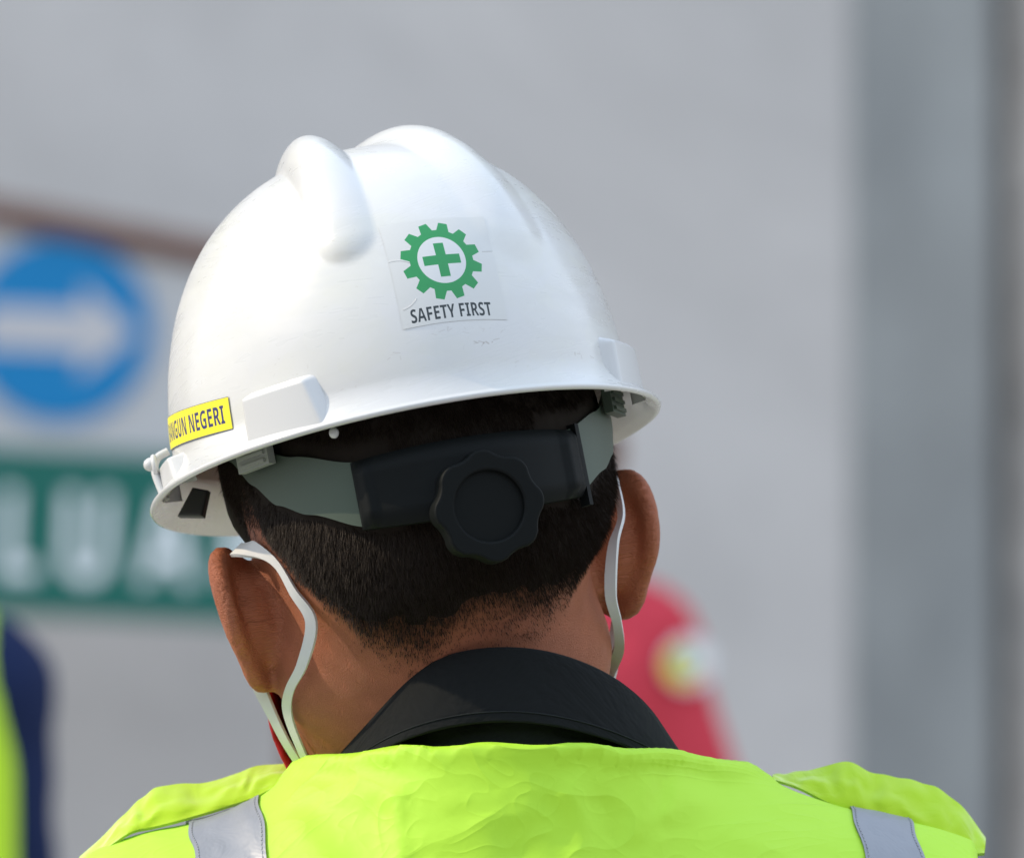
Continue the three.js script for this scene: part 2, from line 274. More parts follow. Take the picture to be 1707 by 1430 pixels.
const joints = (o = {}) => ({ nb: [0, 1.415, 0.005], shL: [-0.165, 1.375, 0], shR: [0.165, 1.375, 0], backL: [-0.075, 1.33, 0.035], backR: [0.075, 1.33, 0.035], chest: [0, 1.22, -0.005], hip: [0, 0.92, 0], elL: [-0.23, 1.09, 0.02], elR: [0.23, 1.09, 0.02], wrL: [-0.245, 0.85, -0.05], wrR: [0.245, 0.85, -0.05], neckTop: [0, 1.5, 0.0], neckLow: [0, 1.4, 0.01], nr: [0.054, 0.06], cutY: 1.37, waist: 0.95, shirtTop: 1.455, ...o });

// -- background: worker in red --
const capHair = (F, e) => (x, y, z) => { const l = F.tl(x, y, z); return Math.max(headSkull(...l) - 0.008 - 0.003 * N3(x * 60, y * 60, z * 60), -(l[1] + 0.07 - 0.9 * Math.max(0, -l[2] - 0.02)), -l[2] - 0.085 + Math.max(0, l[1] - 0.04)); };
function bgHead(y, yaw = 0) { return new M4().makeTranslation(0, y, -0.01).multiply(new M4().makeRotationY(yaw)).invert(); }
{
  const o = thing('person', 'person in a red shirt with round sleeve badge standing behind the helmeted worker', 'person', [0.012, 0, -6]);
  const hi = bgHead(1.625), S = joints({ nb: [0.02, 1.415, 0.005], shL: [-0.12, 1.365, 0], shR: [0.118, 1.384, 0], elR: [0.215, 1.1, 0.01], elL: [-0.16, 1.1, 0.02], wrL: [-0.17, 0.86, -0.05], wrR: [0.24, 0.86, -0.05] });
  const redM = cloth(0.6, 0.055, 0.08);
  const { F } = figure(o, S, hi, { skin: [0.3, 0.14, 0.08], headCell: 0.006, clothCell: 0.011, shirt: redM, trousers: cloth(0.03, 0.035, 0.05), wrinkle: 0.006 });
  mesh('hair', nets(capHair(F), [-0.12, 1.5, -0.15], [0.12, 1.78, 0.13], 0.007), mat({ color: C(0.012, 0.01, 0.008), roughness: 0.6 }), o);
  const col = grid(40, 8, (u, v) => { const a = u * Math.PI * 2, r = 0.07 - 0.012 * Math.sin(v * Math.PI); return V(Math.sin(a) * r, 1.425 + v * 0.045 + 0.01 * Math.cos(a), Math.cos(a) * r + 0.005); }); mesh('shirt_collar', col, redM, o);
  const badge = canvasTex(256, 256, (c) => { c.fillStyle = '#d9dadc'; c.fillRect(0, 0, 256, 256); c.fillStyle = '#e8d24a'; c.beginPath(); c.arc(100, 140, 92, 0, 7); c.fill(); c.fillStyle = '#e9e6e0'; c.beginPath(); c.arc(150, 110, 70, 0, 7); c.fill(); c.fillStyle = '#5fae86'; c.beginPath(); c.arc(112, 112, 44, 0, 7); c.fill(); c.fillStyle = '#c98f7c'; c.fillRect(150, 160, 60, 30); });
  const bx = 0.168, by = 1.362;
  const arm = (x, y, z) => smin(F.torso(x, y, z) - 0.006, F.arms(x, y, z) - 0.009, 0.04);
  const bg = grid(20, 20, (u, v) => { const r = v * 0.027, a = u * 2 * Math.PI, x = bx + r * Math.cos(a), y = by + r * Math.sin(a); let z = 0.12; for (let i = 0; i < 60; i++) { const d = arm(x, y, z); if (d < 0.0095 || z < -0.02) break; z -= Math.max(d - 0.009, 0.0004); } return V(x, y, z); }, (u, v) => [0.5 + 0.5 * v * Math.cos(u * 2 * Math.PI), 0.5 + 0.5 * v * Math.sin(u * 2 * Math.PI)]);
  mesh('sleeve_badge', bg, mat({ map: badge, roughness: 0.8 }), o).userData.label = 'round white, yellow and green sleeve badge';
}
// -- background: worker in navy at the left edge --
{
  const o = thing('person_001', 'person in navy sleeves and yellow green safety vest cut by the edge', 'person', [-0.604, 0, -4]);
  const hi = bgHead(1.63, 0.3), S = joints({ nb: [0, 1.43, 0.005], shR: [0.165, 1.385, 0], elR: [0.186, 1.1, 0.0], wrR: [0.2, 0.86, -0.05] });
  const { F } = figure(o, S, hi, { skin: [0.28, 0.13, 0.075], headCell: 0.006, clothCell: 0.011, shirt: cloth(0.012, 0.022, 0.07), trousers: cloth(0.012, 0.018, 0.05), wrinkle: 0.006 });
  mesh('hair', nets(capHair(F), [-0.12, 1.5, -0.15], [0.12, 1.8, 0.13], 0.007), mat({ color: C(0.012, 0.01, 0.008), roughness: 0.6 }), o);
  const vf = (x, y, z) => Math.max(smin(F.torso(x, y, z) - 0.018, F.arms(x, y, z) - 0.015, 0.03) - 0.004 * N3(x * 20, y * 14, z * 20), 0.86 - y, Math.abs(x) - 0.176 - 0.02 * sstep(1.42, 1.3, y), Math.hypot(x, z - 0.01) < 0.1 ? y - 1.44 : -1);
  const vest = mesh('safety_vest', planarUV(nets(vf, [-0.27, 0.84, -0.2], [0.27, 1.5, 0.2], 0.01), uvMeters(0.06)), cloth(0.56, 0.86, 0.05), o);
  const tp = mat({ color: C(0.5, 0.52, 0.55), roughness: 0.35, metalness: 0.2 });
  for (const ty of [1.0, 1.13]) mesh('reflective_tape', nets((x, y, z) => Math.max(vf(x, y, z) - 0.003, -(vf(x, y, z) + 0.004), Math.abs(y - ty) - 0.025), [-0.27, ty - 0.04, -0.2], [0.27, ty + 0.04, 0.2], 0.01), tp, vest);
}

// -- the main worker --
const worker = thing('person_002', 'person seen from behind wearing a black shirt and yellow green safety vest', 'person');
const HT = toW(0, -0.085, -0.01);
const S = joints({ nb: [0.006, 1.424, 0.01], shL: [-0.158, 1.35, 0.0], shR: [0.176, 1.3545, 0.0], backL: [-0.07, 1.345, 0.04], backR: [0.085, 1.345, 0.04], chest: [0.006, 1.21, -0.005], hip: [0.006, 0.9, 0], elL: [-0.23, 1.08, 0.02], elR: [0.25, 1.08, 0.02], wrL: [-0.25, 0.84, -0.06], wrR: [0.27, 0.84, -0.06], neckTop: HT, neckLow: [-0.002, 1.39, -0.012], nr: [0.061, 0.062], cutY: 1.4, waist: 0.93, shirtTop: 1.48, trapR: 0.044, shr: 0.047, shirtNape: [[0.001, 1.38, 0.012], [-0.001, 1.49, 0.012], 0.076, 0.0615], nape: [[0.001, 1.38, 0.012], [0.002, 1.49, 0.01], 0.09, 0.0725] });
const HL = [[-180, 0.02], [-135, 0.015], [-115, -0.03], [-100, -0.045], [-88, -0.02], [-72, -0.022], [-62, -0.053], [-53, -0.074], [-43, -0.088], [-33, -0.095], [-20, -0.096], [-5, -0.092], [14, -0.089], [32, -0.088], [45, -0.082], [55, -0.067], [62, -0.046], [72, -0.022], [88, -0.02], [100, -0.045], [115, -0.03], [135, 0.015], [180, 0.02]];
const hairDepth = (x, y, z) => y - interp(HL, Math.atan2(x, z) * 57.2958) + 0.006 * N3(x * 55, y * 55, z * 55) + 0.003 * N3(x * 160, y * 160, z * 160);
const paintMain = (x, y, z) => {
  const [lx, ly, lz] = toL(x, y, z), n = 1 + 0.16 * N3(x * 38, y * 38, z * 38) + 0.1 * N3(x * 120, y * 120, z * 120);
  let c = [0.43 * n, 0.143 * n, 0.07 * n];
  const isEar = Math.abs(lx) > 0.079 && ly > -0.105 && ly < -0.02 && lz > -0.02; if (isEar) c = [0.4 * n, 0.122 * n, 0.055 * n];
  const nearEar = Math.abs(lx) > 0.0795 ? 0 : 1;
  const m = nearEar * sstep(-0.018, 0.022, hairDepth(lx, ly, lz)) * (ly > -0.13 ? 1 : 0);
  return [lerp(c[0], 0.02, m * 0.9), lerp(c[1], 0.015, m * 0.9), lerp(c[2], 0.011, m * 0.9)];
};
const black = cloth(0.0095, 0.0108, 0.011, { bumpScale: 0.0009, sheen: 0.12, sheenRoughness: 0.6, sheenColor: C(0.25, 0.25, 0.25) });
const { F, shirt } = figure(worker, S, HI, { skin: [0.27, 0.112, 0.056], paintSkin: paintMain, skinUV: (x, y, z) => { const l = toL(x, y, z); return [Math.atan2(l[0], l[2]) * 0.08 * 55, l[1] * 55]; }, headCell: 0.0024, clothCell: 0.0075, shirt: black, trousers: cloth(0.02, 0.022, 0.028), wrinkle: 0.003 });

const BANDLOW = [[24, -0.0525], [32, -0.047], [48, -0.035], [58, -0.0265], [66, -0.014], [74, 0.0], [84, 0.012], [110, 0.016], [180, 0.018]], BANDTOP = [[24, -0.02], [32, -0.0185], [50, -0.0085], [66, 0.004], [80, 0.014], [100, 0.028], [180, 0.034]];
// hair: a thin dark cap and thousands of short strands that thin out towards the hairline
const headAndNeck = (x, y, z) => { const w = toW(x, y, z); return smin(headSkull(x, y, z), F.neck(...w), 0.022); };
const hairMat = mat({ color: C(0.016, 0.0115, 0.008), roughness: 0.9, specularIntensity: 0.4 });
const hairTint = mat({ color: C(0.026, 0.0165, 0.0105), roughness: 0.6, specularIntensity: 0.5 });
const hair = mesh('hair', nets((x, y, z) => Math.max(headAndNeck(x, y, z) - (-0.0012 + 0.0062 * sstep(0.0, 0.03, hairDepth(x, y, z)) + 0.0012 * N3(x * 150, y * 90, z * 150)), -0.12 - y), [-0.1, -0.125, -0.12], [0.1, 0.115, 0.125], 0.003).applyMatrix4(HM), hairMat, worker);
{
  const ts = [], nrm = V(0, 0, 0), Q = new THREE.Quaternion(), grad = (x, y, z) => { const e = 0.001; return V(headAndNeck(x + e, y, z) - headAndNeck(x - e, y, z), headAndNeck(x, y + e, z) - headAndNeck(x, y - e, z), headAndNeck(x, y, z + e) - headAndNeck(x, y, z - e)).normalize(); };
  const strand = new THREE.ConeGeometry(0.00015, 1, 3, 1, true).translate(0, 0.5, 0);
  for (let i = 0; i < 120000 && ts.length < 42000; i++) {
    const A = (rnd() - 0.5) * 3.3, y = -0.115 + rnd() * 0.13; let r = 0.14;
    let x, z; for (let k = 0; k < 30; k++) { x = Math.sin(A) * r; z = Math.cos(A) * r; const d = headAndNeck(x, y, z); if (d < 0.0003) break; r -= d * 0.9; }
    const h = hairDepth(x, y, z), p = sstep(-0.02, 0.016, h); if (rnd() > p * p) continue;
    if (Math.abs(x) > 0.079 && y < -0.02) continue;
    const ad = Math.abs(A) * 57.3; if (ad > 18 && ad < 80 && y > interp(BANDLOW, ad) + 0.004 && y < interp(BANDTOP, ad) + 0.013) continue;
    const n = grad(x, y, z), L = lerp(0.0013, 0.0062, sstep(-0.012, 0.035, h)) * (0.7 + 0.6 * rnd());
    const dir = V(0, -1, 0).addScaledVector(n, 0.18 + 0.3 * rnd()).add(V((rnd() - 0.5) * 0.7, (rnd() - 0.5) * 0.5, (rnd() - 0.5) * 0.5)); dir.addScaledVector(n, -Math.min(0, dir.dot(n) - 0.2)).normalize();
    const off = 0.0045 * sstep(0.0, 0.03, h);
    ts.push(new M4().compose(V(x, y, z).addScaledVector(n, off).applyMatrix4(HM), Q.setFromUnitVectors(V(0, 1, 0), dir.transformDirection(HM)).clone(), V(1, L, 1)));
  }
  const im = new THREE.InstancedMesh(strand, hairTint, ts.length); ts.forEach((t, i) => im.setMatrixAt(i, t)); im.name = 'hair_strand'; im.userData.kind = 'stuff'; im.castShadow = im.receiveShadow = true; hair.add(im);
}

// shirt collar: folded ring round the neck
{
  const cx = -0.003, cz = 0.002, prof = [];
  // s: position along the folded profile, from the inner foot over the fold to the outer hem and back under it
  const P = [[-0.002, -0.034], [-0.001, -0.02], [0, -0.006], [0.0012, -0.0015], [0.003, 0], [0.005, -0.0012], [0.0072, -0.006], [0.012, -0.016], [0.0175, -0.0255], [0.0205, -0.031], [0.0202, -0.0322], [0.0185, -0.0318], [0.012, -0.022], [0.006, -0.01]];
  const nu = 120, ring = (u, k) => {
    const a = (u - 0.5) * 2 * 2.75, [dr, dy] = P[k], side = Math.pow(Math.abs(Math.sin(a)), 2), front = (1 - Math.cos(a)) / 2;
    const w = 0.0006 * Math.sin(a * 7 + k * 0.5) + 0.001 * N3(a * 2, k * 0.3, 5), drop = 1 + 0.1 * side + 0.25 * front, fl = 1 + (a < 0 ? 0.2 : 0.8) * side;
    return V(cx + Math.sin(a) * (0.0655 + dr * fl + w), 1.506 - 0.052 * (1 - Math.cos(a)) + dy * drop, cz + Math.cos(a) * (0.0705 + dr * 0.85 + w));
  };
  const g = grid(nu, P.length - 1, (u, v) => ring(u, Math.round(v * (P.length - 1))), (u, v) => [u * 6, v * 1.4]);
  const c = mesh('shirt_collar', g, black, worker);
  const st = []; for (let i = 0; i <= 120; i++) { const p = ring(i / 120, 9), q = ring(i / 120, 8); st.push(p.lerp(q, 0.6).add(V(0, 0.0002, 0.0003))); }
  mesh('stitching', new THREE.TubeGeometry(new THREE.CatmullRomCurve3(st), 240, 0.0003, 5), cloth(0.03, 0.034, 0.036), c);
}

// safety vest
const folds = [[-0.0445, 1.440, -0.043, 1.405, 0.0035, -0.0016], [-0.049, 1.440, -0.048, 1.40, 0.005, 0.0016], [0.027, 1.444, 0.033, 1.40, 0.0055, 0.0024], [0.038, 1.435, 0.045, 1.40, 0.005, -0.0014], [0.06, 1.448, 0.054, 1.425, 0.004, 0.0016], [0.073, 1.443, 0.06, 1.415, 0.004, 0.0015], [-0.066, 1.448, -0.045, 1.436, 0.005, 0.0018], [-0.094, 1.444, -0.067, 1.441, 0.004, 0.0011], [-0.025, 1.44, 0.012, 1.444, 0.003, 0.0011], [-0.015, 1.432, 0.01, 1.437, 0.003, 0.0012], [0.08, 1.438, 0.06, 1.43, 0.004, 0.0012], [0.1, 1.425, 0.135, 1.405, 0.006, 0.0016], [-0.09, 1.425, -0.07, 1.40, 0.006, 0.0014]];
for (let i = 0; i < 34; i++) { const x = lerp(-0.16, 0.17, rnd()), y = lerp(1.36, 1.455, rnd()), a = rnd() * Math.PI, l = 0.012 + rnd() * 0.03; folds.push([x, y, x + Math.cos(a) * l, y + Math.sin(a) * l * 0.7, 0.003 + rnd() * 0.004, (rnd() < 0.6 ? 1 : -1) * (0.0003 + 0.0007 * rnd())]); }
const crease = (x, y, z) => {
  let c = 0.0026 * N3(x * 13, y * 9, z * 10) + 0.0011 * N3(x * 34 + 4, y * 26, z * 20); if (z < -0.01 || y < 1.34) return c;
  const wx = x + 0.0035 * N3(x * 40, y * 40, 3), wy = y + 0.0035 * N3(x * 40 + 5, y * 40, 8);
  for (const [x0, y0, x1, y1, w, h] of folds) { const dx = x1 - x0, dy = y1 - y0, t = ((wx - x0) * dx + (wy - y0) * dy) / (dx * dx + dy * dy), q = clamp(t, 0, 1), d = Math.hypot(wx - x0 - dx * q, wy - y0 - dy * q) / w; if (d < 2.2) { const k = Math.max(0, 1 - d / 2.2); c += h * k * k * (1.5 - k * 0.5); } }
  return c;
};
const neckCut = (x, y, z) => y - (1.4605 + (z > 0.0 ? (z - 0.06) * 0.12 : -0.0072 + z * 0.9) - 0.0008 * Math.sin(x * 160) - 0.5 * Math.max(0, x - 0.06) * 0.06);
const vestBody = (x, y, z) => { const d = smin(F.torso(x, y, z) - 0.006, F.arms(x, y, z) - 0.009, 0.04) - 0.0068; return Math.abs(d) > 0.02 ? d : d - (0.6 + 0.4 * sstep(0, 0.05, Math.abs(z) + Math.max(0, 1.43 - y))) * crease(x, y, z) - 0.0012 * sstep(0.0075, 0.006, Math.abs(neckCut(x, y, z))); };
const armCut = (x, y) => Math.max(x - 0.204 - 0.03 * sstep(1.3, 1.12, y), -(x + 0.186 + 0.03 * sstep(1.3, 1.12, y)));
const vestF = (x, y, z) => Math.max(vestBody(x, y, z), Math.abs(x) < 0.12 ? neckCut(x, y, z) : -1, armCut(x, y), 0.84 - y);
const crumple = noiseTex(1024, (u, v) => {
  const w = 0.05 * tileNoise(u, v, 5, 3), a = tileNoise(u + w, v - w, 8, 1), b = tileNoise(u - w, v + w, 17, 5), c = tileNoise(u + w, v, 36, 9);
  return 0.3 + 0.34 * Math.pow(1 - Math.min(1, Math.abs(a) * 1.5), 4) + 0.12 * Math.pow(1 - Math.min(1, Math.abs(b) * 1.5), 4) + 0.02 * Math.pow(1 - Math.min(1, Math.abs(c) * 1.6), 3) + 0.12 * tileNoise(u, v, 6, 12);
}, 1);
const hivis = { roughness: 0.6, bumpMap: crumple, bumpScale: 0.0012, sheen: 0.3, sheenColor: C(0.6, 0.9, 0.2), sheenRoughness: 0.5 };
const vestMat = mat({ color: C(0.45, 0.775, 0.03), ...hivis }), strapMat = mat({ color: C(0.57, 0.82, 0.012), ...hivis, bumpScale: 0.0006, transmission: 0.35, thickness: 0, roughness: 0.95 });
const vest = mesh('safety_vest', planarUV(mergeGeometries([nets(vestF, [-0.24, 1.32, -0.19], [0.26, 1.48, 0.19], 0.0032), nets((x, y, z) => Math.max(vestF(x, y, z), y - 1.326), [-0.26, 0.82, -0.19], [0.28, 1.34, 0.19], 0.01)]), uvMeters(0.21)), vestMat, worker);
{ // reflective tape running over both shoulders
  const tape = mat({ color: C(0.27, 0.28, 0.305), roughness: 0.45, metalness: 0.2, bumpMap: noiseTex(128, (u, v) => 0.5 + 0.4 * tileNoise(u, v, 4) + 0.08 * tileNoise(u, v, 20, 4), 1), bumpScale: 0.0008 }), thread = cloth(0.55, 0.57, 0.6);
  const hit = (x, a, off) => { const dy = Math.cos(a), dz = Math.sin(a); let r = 0.2; const y0 = 1.345; for (let i = 0; i < 120; i++) { const d = vestBody(x, y0 + dy * r, dz * r); if (d < off + 0.0001 || r < 0.02) break; r -= Math.max(0.0002, (d - off) * 0.7); } return V(x, y0 + dy * r, dz * r); };
  const strips = [{ x0: -0.143, x1: -0.1125, lean: 0.012, s: -1 }, { x0: 0.147, x1: 0.174, lean: 0.014, s: 1 }];
  for (const t of strips) {
    const xa = (v, u) => lerp(t.x0, t.x1, u) + t.lean * sstep(0.45, 0.95, v) + 0.0006 * Math.sin(v * 50);
    const g = slabGrid(14, 70, (u, v) => hit(xa(v, u), lerp(-1.7, 1.75, v), 0.0011), () => V(0, -0.0009, -0.0002), (u, v) => [u, v * 6]);
    const m = mesh('reflective_tape', g, tape, vest);
    for (const u of [0.05, 0.95]) { // a row of stitches
      const pcs = []; for (let k = 0; k < 84; k++) { const v = 0.3 + k * 0.0083, a = hit(xa(v, u), lerp(-1.7, 1.75, v), 0.00115), b = hit(xa(v + 0.0052, u), lerp(-1.7, 1.75, v + 0.0052), 0.00115); pcs.push(new THREE.TubeGeometry(new THREE.LineCurve3(a, b), 1, 0.0003, 5)); }
      mesh('stitching', mergeGeometries(pcs), thread, m).userData.kind = 'stuff';
    }
  }
}
{ // loose shoulder straps bowed up off the shoulders
  const X = (p) => (p - 853.5) / 3800, Y = (p) => 1.6 - (p - 715) / 3800;
  const strap = (T, Bt, z0) => {
    const ct = new THREE.CatmullRomCurve3(T.map(([x, y, z]) => V(X(x), Y(y), z0 + (z || 0) - 0.018))), cb = new THREE.CatmullRomCurve3(Bt.map(([x, y, z]) => V(X(x), Y(y), z0 + (z || 0) + 0.014)));
    const f = (u, v) => { const a = ct.getPoint(u), b = cb.getPoint(u), p = a.lerp(b, v); const sw = Math.sin(v * Math.PI); p.y += 0.0022 * sw * N3(u * 14, v * 2, 3) + 0.0003 * (1 - v) * Math.sin(u * 43 + 3 * Math.sin(u * 9)); p.z += 0.004 * sw + 0.003 * N3(u * 11, v * 3, 8); return p; };
    const g = slabGrid(90, 14, f, () => V(0, -0.0012, -0.0004), (u, v) => [u * 0.9, v * 0.2]);
    const m = mesh('shoulder_strap', g, strapMat, vest);
    return m;
  };
  strap([[512, 1296], [482, 1277], [430, 1279], [395, 1291], [330, 1308], [262, 1314], [222, 1342], [180, 1384], [128, 1432]], [[510, 1299], [480, 1301], [425, 1327], [390, 1339], [320, 1360], [255, 1377], [222, 1384], [190, 1404], [140, 1445]], -0.004);
  strap([[1290, 1294], [1330, 1289], [1376, 1281], [1420, 1273], [1460, 1291], [1510, 1300], [1570, 1318], [1618, 1358], [1648, 1400]], [[1288, 1297], [1330, 1311], [1376, 1334], [1420, 1351], [1460, 1358], [1510, 1370], [1570, 1400], [1612, 1420], [1640, 1420]], -0.004);
}

// ---------- face mask ----------
{
  const mask = thing('face_mask', 'red face mask with white ear loops round both ears of the worker', 'face mask');
  mask.applyMatrix4(HM);
  const red = cloth(0.36, 0.012, 0.018), white = mat({ color: C(0.68, 0.68, 0.67), roughness: 0.85 });
  const front = (x, y, z) => Math.max(headAndNeck(x, y, z) - 0.007 - 0.004 * sstep(-0.085, -0.12, y), -(headAndNeck(x, y, z) - 0.0035 - 0.004 * sstep(-0.085, -0.12, y)), z + 0.022 + 0.35 * Math.max(0, -0.085 - y), y + 0.066 + 0.2 * (z + 0.03), -0.158 - y);
  mesh('mask_front', planarUV(nets(front, [-0.09, -0.17, -0.14], [0.09, -0.03, 0.0], 0.003), uvMeters(0.05)), red, mask);
  const ribbon = (pts, w, th, wdir) => { // a flat band that follows the points
    const hug = (p) => { const q = V(...p); if (p[0] > 0 || p[2] < -0.003 || p[1] > -0.036) return q; for (let i = 0; i < 12; i++) { const e = 1e-3, f = headAndNeck, d = f(q.x, q.y, q.z) - 0.0022, g = V(f(q.x + e, q.y, q.z) - f(q.x - e, q.y, q.z), f(q.x, q.y + e, q.z) - f(q.x, q.y - e, q.z), f(q.x, q.y, q.z + e) - f(q.x, q.y, q.z - e)).normalize(); q.addScaledVector(g, -d * 0.5); } return q.lerp(V(...p), 0.55); };
    const c = new THREE.CatmullRomCurve3(pts.map(hug)), n = 60, d = V(...wdir).normalize();
    return slabGrid(n, 3, (u, v) => { const p = c.getPoint(u), t = c.getTangent(u), s = d.clone().addScaledVector(t, -d.dot(t)).normalize(); const tw = 0.35 * Math.sin(u * 9); s.applyAxisAngle(t, tw); return p.addScaledVector(s, (v - 0.5) * w * (1 + 0.1 * Math.sin(u * 17) + 0.8 * sstep(0.2, 0.02, u))); }, (u) => { const t = c.getTangent(u), s = d.clone().cross(t).normalize(); return s.multiplyScalar(th); });
  };
  const LOOP = { L: LOOPL(), R: LOOPR() };
  for (const k of ['L', 'R']) for (const b of LOOP[k]) mesh('ear_loop', ribbon(b.p, b.w, 0.0016, b.d), white, mask);
}
function LOOPL() {
  return [
    { p: [[-0.0855, -0.034, 0.006], [-0.0825, -0.0375, 0.018], [-0.0745, -0.047, 0.03], [-0.0715, -0.062, 0.034], [-0.0675, -0.0755, 0.035], [-0.0735, -0.092, 0.026], [-0.0775, -0.1005, 0.014], [-0.0765, -0.1085, 0.001], [-0.0695, -0.124, -0.012], [-0.06, -0.139, -0.03]], w: 0.0044, d: [1, 0, 1.2] },
    { p: [[-0.0905, -0.05, -0.004], [-0.091, -0.066, -0.008], [-0.085, -0.085, -0.012], [-0.0795, -0.102, -0.016], [-0.0735, -0.117, -0.022], [-0.063, -0.134, -0.034]], w: 0.005, d: [0.5, 0.4, 1] },
  ];
}
function LOOPR() {
  return [
    { p: [[0.0865, -0.028, 0.002], [0.0855, -0.033, 0.014], [0.0818, -0.049, 0.029], [0.0745, -0.0615, 0.0345], [0.0705, -0.0825, 0.029], [0.0745, -0.094, 0.016], [0.0772, -0.103, 0.002], [0.0762, -0.11, -0.015], [0.066, -0.132, -0.032]], w: 0.0044, d: [1, 0.2, 1.0] },
    { p: [[0.0885, -0.05, -0.004], [0.083, -0.085, -0.014], [0.074, -0.117, -0.022], [0.062, -0.134, -0.034]], w: 0.005, d: [0.5, 0.4, 1] },
  ];
}

// ---------- helmet ----------
const HH = 0.1321, HN = 2.3447, AB = 0.1006, BB = 0.1206;
const shellP = (A, y) => { const r = Math.pow(Math.max(0, 1 - Math.pow(Math.max(y, 0) / HH, HN)), 1 / HN); return V(AB * r * Math.sin(A), y, BB * r * Math.cos(A)); };
const shellVal = (p) => Math.pow(Math.pow(Math.hypot(p.x / AB, p.z / BB), HN) + Math.pow(Math.max(p.y, 0) / HH, HN), 1 / HN) - 1;
const shellN = (p) => { const e = 1e-4, f = (dx, dy, dz) => shellVal(V(p.x + dx, p.y + dy, p.z + dz)); return V(f(e, 0, 0) - f(-e, 0, 0), f(0, e, 0) - f(0, -e, 0), f(0, 0, e) - f(0, 0, -e)).normalize(); };
const onShell = (x, z) => { const q = Math.hypot(x / AB, z / BB); return V(x, HH * Math.pow(Math.max(0, 1 - Math.pow(q, HN)), 1 / HN), z); };
const ridgeLines = [[-0.007, -0.0338, 0.0138, 1.1], [-0.005, 0.0392, 0.0205, 1.75]].map(([x0, x1, w, e]) => ({ w, e, p: Array.from({ length: 49 }, (_, i) => { const z = lerp(-0.108, 0.0955, i / 48); return onShell(lerp(x0, x1, (z + 0.108) / 0.2035), z); }) }));
function ridgeH(q) { // raised rib on either side of the crown
  let top = 0;
  for (const { w, e, p } of ridgeLines) {
    let best = 1, zi = 0;
    for (let i = 0; i < 48; i++) { const a = p[i], b = p[i + 1], dx = b.x - a.x, dy = b.y - a.y, dz = b.z - a.z, t = clamp(((q.x - a.x) * dx + (q.y - a.y) * dy + (q.z - a.z) * dz) / (dx * dx + dy * dy + dz * dz), 0, 1), d = Math.hypot(q.x - a.x - dx * t, q.y - a.y - dy * t, q.z - a.z - dz * t); if (d < best) { best = d; zi = (i + t) / 48; } }
    const left = p[48].x < 0, h = (left ? 0.0068 : 0.0078) * sstep(1.05, left ? 0.7 : 0.5, zi) * sstep(0.0, 0.12, zi) + (left ? 0.0042 : 0.0024) * sstep(1.08, 0.98, zi) * sstep(0, 0.12, zi);
    top = Math.max(top, h * Math.pow(Math.max(0, 1 - Math.pow(best / w, 2)), e));
  }
  return top;
}
const rimP = (A) => { const c = Math.cos(A), s = Math.sin(A), L = c > 0 ? 0.1238 : 0.161; return V(0.1116 * s, -0.002 + 0.0005 * Math.cos(2 * A), L * c); };
const scratch = noiseTex(512, (u, v) => 0.5 + 0.16 * tileNoise(u, v, 60, 2) + 0.1 * tileNoise(u, v, 14, 7), 1);
const dirtT = (() => {
  const W = 2048, H = 1024; const cv = document.createElement('canvas'); cv.width = W; cv.height = H; const c = cv.getContext('2d'); c.fillStyle = 'rgb(229,230,231)'; c.fillRect(0, 0, W, H);
  for (let i = 0; i < 900; i++) { const x = rnd() * W, y = rnd() * H, r = 20 + rnd() * 90, k = rnd(); c.fillStyle = k < 0.5 ? 'rgba(214,208,196,0.03)' : 'rgba(240,242,246,0.03)'; c.beginPath(); c.ellipse(x, y, r, r * (0.3 + rnd() * 0.7), rnd() * 3, 0, 7); c.fill(); }
  for (let i = 0; i < 120; i++) { const x = rnd() * W, y = rnd() * H, l = 2 + rnd() * 9, a = rnd() * 6.3; c.strokeStyle = `rgba(${110 + rnd() * 60},${105 + rnd() * 50},${95 + rnd() * 40},${0.03 + rnd() * 0.14})`; c.lineWidth = 0.5 + rnd(); c.beginPath(); c.moveTo(x, y); c.quadraticCurveTo(x + Math.cos(a) * l, y + Math.sin(a) * l, x + Math.cos(a + 0.6) * l * 1.6, y + Math.sin(a + 0.6) * l * 1.6); c.stroke(); }
  const scuff = (x, y, n, sp, a0) => { for (let i = 0; i < n; i++) { const a = x + (rnd() - 0.5) * sp, b = y + (rnd() - 0.5) * sp * 0.6, t = rnd() * 6.3, l = 3 + rnd() * 9; c.strokeStyle = `rgba(120,105,90,${a0 * (0.4 + rnd())})`; c.lineWidth = 0.8 + rnd() * 1.6; c.beginPath(); c.moveTo(a, b); c.lineTo(a + Math.cos(t) * l, b + Math.sin(t) * l); c.stroke(); } };
  scuff(1066, 838, 9, 26, 0.3); scuff(1080, 800, 7, 40, 0.16); scuff(1015, 560, 4, 20, 0.2); scuff(940, 830, 4, 30, 0.2); scuff(1240, 880, 6, 50, 0.2); for (let i = 0; i < 30; i++) scuff(500 + rnd() * 1000, 420 + rnd() * 520, 3, 40, 0.1);
  const t = new THREE.CanvasTexture(cv); t.colorSpace = THREE.SRGBColorSpace; t.wrapS = THREE.RepeatWrapping; return t;
})();
